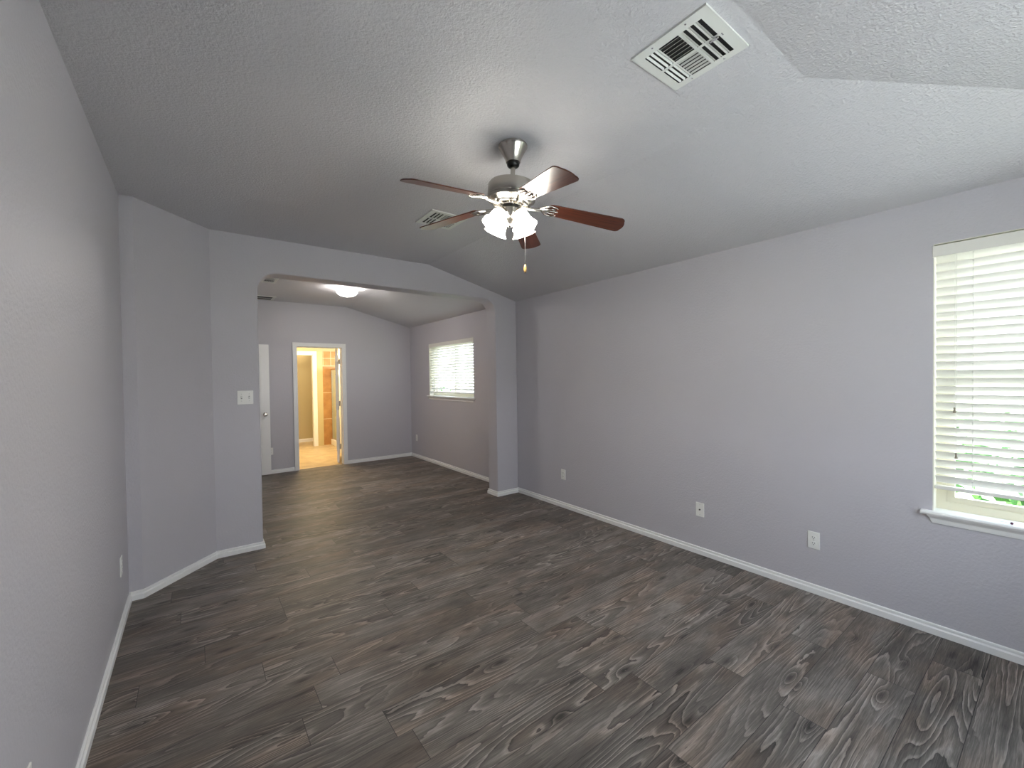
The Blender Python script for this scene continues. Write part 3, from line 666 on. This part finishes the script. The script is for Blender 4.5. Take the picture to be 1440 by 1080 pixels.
for k in range(5):
    a = A0 + k * 2 * PI / 5
    TB = TILT @ Matrix.Rotation(a, 4, 'Z') @ Matrix.Translation((0, 0, BZ0 + .080)) @ Matrix.Rotation(math.radians(7.2), 4, 'Y')
    TP = TB @ Matrix.Rotation(math.radians(-12), 4, 'X')
    # blade outline
    pts = []
    r0, r1, w0, w1 = .205, .640, .052, .067
    def cornr(cx, cy, rr, a0, a1, n=6): return [(cx + rr * math.cos(a0 + (a1 - a0) * i / n), cy + rr * math.sin(a0 + (a1 - a0) * i / n)) for i in range(n + 1)]
    pts += cornr(r0 + .03, -w0 + .03, .03, PI * 1.5, PI, 5)[::-1] if False else cornr(r0 + .03, -w0 + .03, .03, PI, PI * 1.5)
    pts += cornr(r1 - .035, -w1 + .028, .028, PI * 1.5, PI * 2)
    pts += [(r1, -.02), (r1 + .002, 0), (r1, .02)]
    pts += cornr(r1 - .035, w1 - .028, .028, 0, PI / 2)
    pts += cornr(r0 + .03, w0 - .03, .03, PI / 2, PI)
    bm = B(); prism(bm, pts, 'z', -.003, .003, None)
    uvl = bm.loops.layers.uv.new('uv')
    for f in bm.faces:
        for l in f.loops: l[uvl].uv = (l.vert.co.x + k * .7, l.vert.co.y)
    bmesh.ops.transform(bm, matrix=TP, verts=bm.verts[:])
    bevel(finish('blade', bm, WOOD, fan), .0015, 2)
    # bracket: arm dropping from the flywheel, then scrolls spreading under the blade
    bm = B()
    tube(bm, [(.040, 0, -.012), (.070, 0, -.014), (.105, 0, -.018), (.140, 0, -.014), (.175, 0, -.008)], [.011, .010, .009, .009, .008], 10, TB)
    for s_ in (-1, 1):
        tube(bm, [(.165, 0, -.007), (.180, s_ * .020, -.008), (.200, s_ * .040, -.008), (.225, s_ * .046, -.008), (.248, s_ * .040, -.007), (.258, s_ * .032, -.006)], [.006, .006, .006, .005, .004, .003], 8, TP)
        tube(bm, [(.175, 0, -.008), (.200, s_ * .012, -.008), (.222, s_ * .022, -.008), (.245, s_ * .020, -.007), (.240, s_ * .010, -.006)], [.006, .005, .005, .004, .003], 8, TP)
    tube(bm, [(.170, 0, -.008), (.205, 0, -.008), (.245, 0, -.006), (.262, 0, -.005)], [.007, .005, .005, .003], 8, TP)
    br = finish('blade_bracket', bm, NICKEL2, fan, smooth=60)
# light kit: four bell shades
for a in (188, 278, 8, 98):
    az = math.radians(a); down = math.radians(60)
    neck = Vector((math.cos(az) * .064, math.sin(az) * .064, z(2.384)))
    ax = Vector((math.cos(az) * math.cos(down), math.sin(az) * math.cos(down), -math.sin(down)))
    T = TILT @ Matrix.Translation(neck) @ Vector((0, 0, 1)).rotation_difference(ax).to_matrix().to_4x4()
    bm = B(); lathe(bm, [(0, -.012), (.014, -.012), (.020, 0), (.026, .008), (.027, .024), (.022, .026)], 24, T); fit = finish('lamp_holder', bm, NICKEL2, fan, smooth=40)
    outp = [(.022, .010), (.031, .014), (.039, .026), (.044, .044), (.046, .062), (.049, .078), (.056, .092), (.066, .104)]
    prof = outp + [(r - .0025, z_ - .0012) for r, z_ in outp[::-1]]
    nP = len(prof) - 1
    def ruf(t, an):
        q = max(0, 1 - abs(t - .5) * 2 - .55) / .45
        return .05 * q * math.cos(6 * an)
    bm = B(); lathe(bm, prof, 48, T, ruf); sh = finish('lamp_shade', bm, SHADE, fan, smooth=60)
    pl = light('fan_lamp_light', 'POINT', (0, 0, 0), 2.3, (1.0, 0.94, 0.84), size=0.022); pl.parent = fan; pl.location = (T @ Vector((0, 0, .094)))
    bm = B(); lathe(bm, [(0, .020), (.012, .022), (.014, .032), (.021, .050), (.022, .064), (.015, .078), (0, .083)], 20, T); finish('bulb', bm, BULB, sh, smooth=60)
bm = B(); cxo = Vector((math.cos(math.radians(-37)) * .060, math.sin(math.radians(-37)) * .060, 0))
tube(bm, [cxo + Vector((-.008, .006, z(2.372))), cxo + Vector((0, 0, z(2.362))), cxo + Vector((0.004, .004, z(2.30))), cxo + Vector((0.004, .008, z(2.105)))], .0016, 8); pc = finish('pull_chain', bm, NICKEL2, fan)
bm = B(); lathe(bm, [(0, .022), (.003, .020), (.0065, .008), (.0085, -.004), (.0075, -.016), (.005, -.021), (0, -.022)], 20, Matrix.Translation(cxo + Vector((0.004, .008, z(2.085))))); bob = finish('chain_bob', bm, BOB, pc, smooth=50)
bm = B(); lathe(bm, [(0, .004), (.0048, .002), (.0045, -.003), (0, -.004)], 16, Matrix.Translation(cxo + Vector((0.004, .008, z(2.0625))))); finish('bob_tip', bm, BLACK, bob, smooth=50)
tag(fan, 'five-blade cherry wood ceiling fan with nickel motor and lit glass shades', 'ceiling fan')

# ------------------------------------------------------------------ bit of debris on the near sill
root = empty('dried_berry', (R - .008, 0.195, 0.702))
bm = B(); lathe(bm, [(0, .0), (.005, .002), (.0065, .006), (.004, .011), (0, .012)], 14); finish('berry', bm, mat('dark_purple_berry', (.10, .02, .05), .4), root, smooth=60)
bm = B(); tube(bm, [(0, 0, .006), (.012, .020, .004), (.018, .045, .003)], .0007, 5); finish('stem', bm, mat('dry_stem', (.35, .32, .28), .7), root)
tag(root, 'tiny dark dried berry with stem on the right window sill', 'dried berry')

# ------------------------------------------------------------------ outdoors seen through the slats, and an unseen bounce slab
bm = B(); box(bm, (-30, -30, -.5), (40, 50, -.15)); struct(finish('ground', bm, PATIO), 'pale ground outside the windows', 'ground')
bm = B(); box(bm, (-4, -9, -.15), (7, BACK - .2, -.10)); struct(finish('ground', bm, mat('bounce_slab_white', (.74, .73, .70), .9)), 'added pale bounce slab behind the room', 'ground')  # unseen slab added to throw light up through the rear window
def hedge(x, y0, y1, ht, label):
    bm = B(); rnd = random.Random(3)
    for i in range(900):
        cy = rnd.uniform(y0, y1); cz = rnd.uniform(-.1, ht * (0.8 + .2 * math.sin(cy * 2.1))); cx = x + rnd.uniform(-.35, .35); s_ = rnd.uniform(.06, .13)
        T = Matrix.Translation((cx, cy, cz)) @ Matrix.Rotation(rnd.uniform(0, 6), 4, Vector((rnd.uniform(-1, 1), rnd.uniform(-1, 1), rnd.uniform(-1, 1))).normalized())
        quad(bm, *[T @ Vector(p) for p in ((-s_, 0, 0), (0, -s_ * .5, .01), (s_, 0, 0), (0, s_ * .5, .01))])
    o = finish('hedge', bm, LEAF); return tag(o, label, 'hedge')
hedge(6.2, -3.0, 1.5, 1.15, 'green leafy hedge glimpsed through the near window blind')
hedge(6.4, 6.5, 14.0, 1.2, 'green leafy hedge glimpsed through the far window blind')
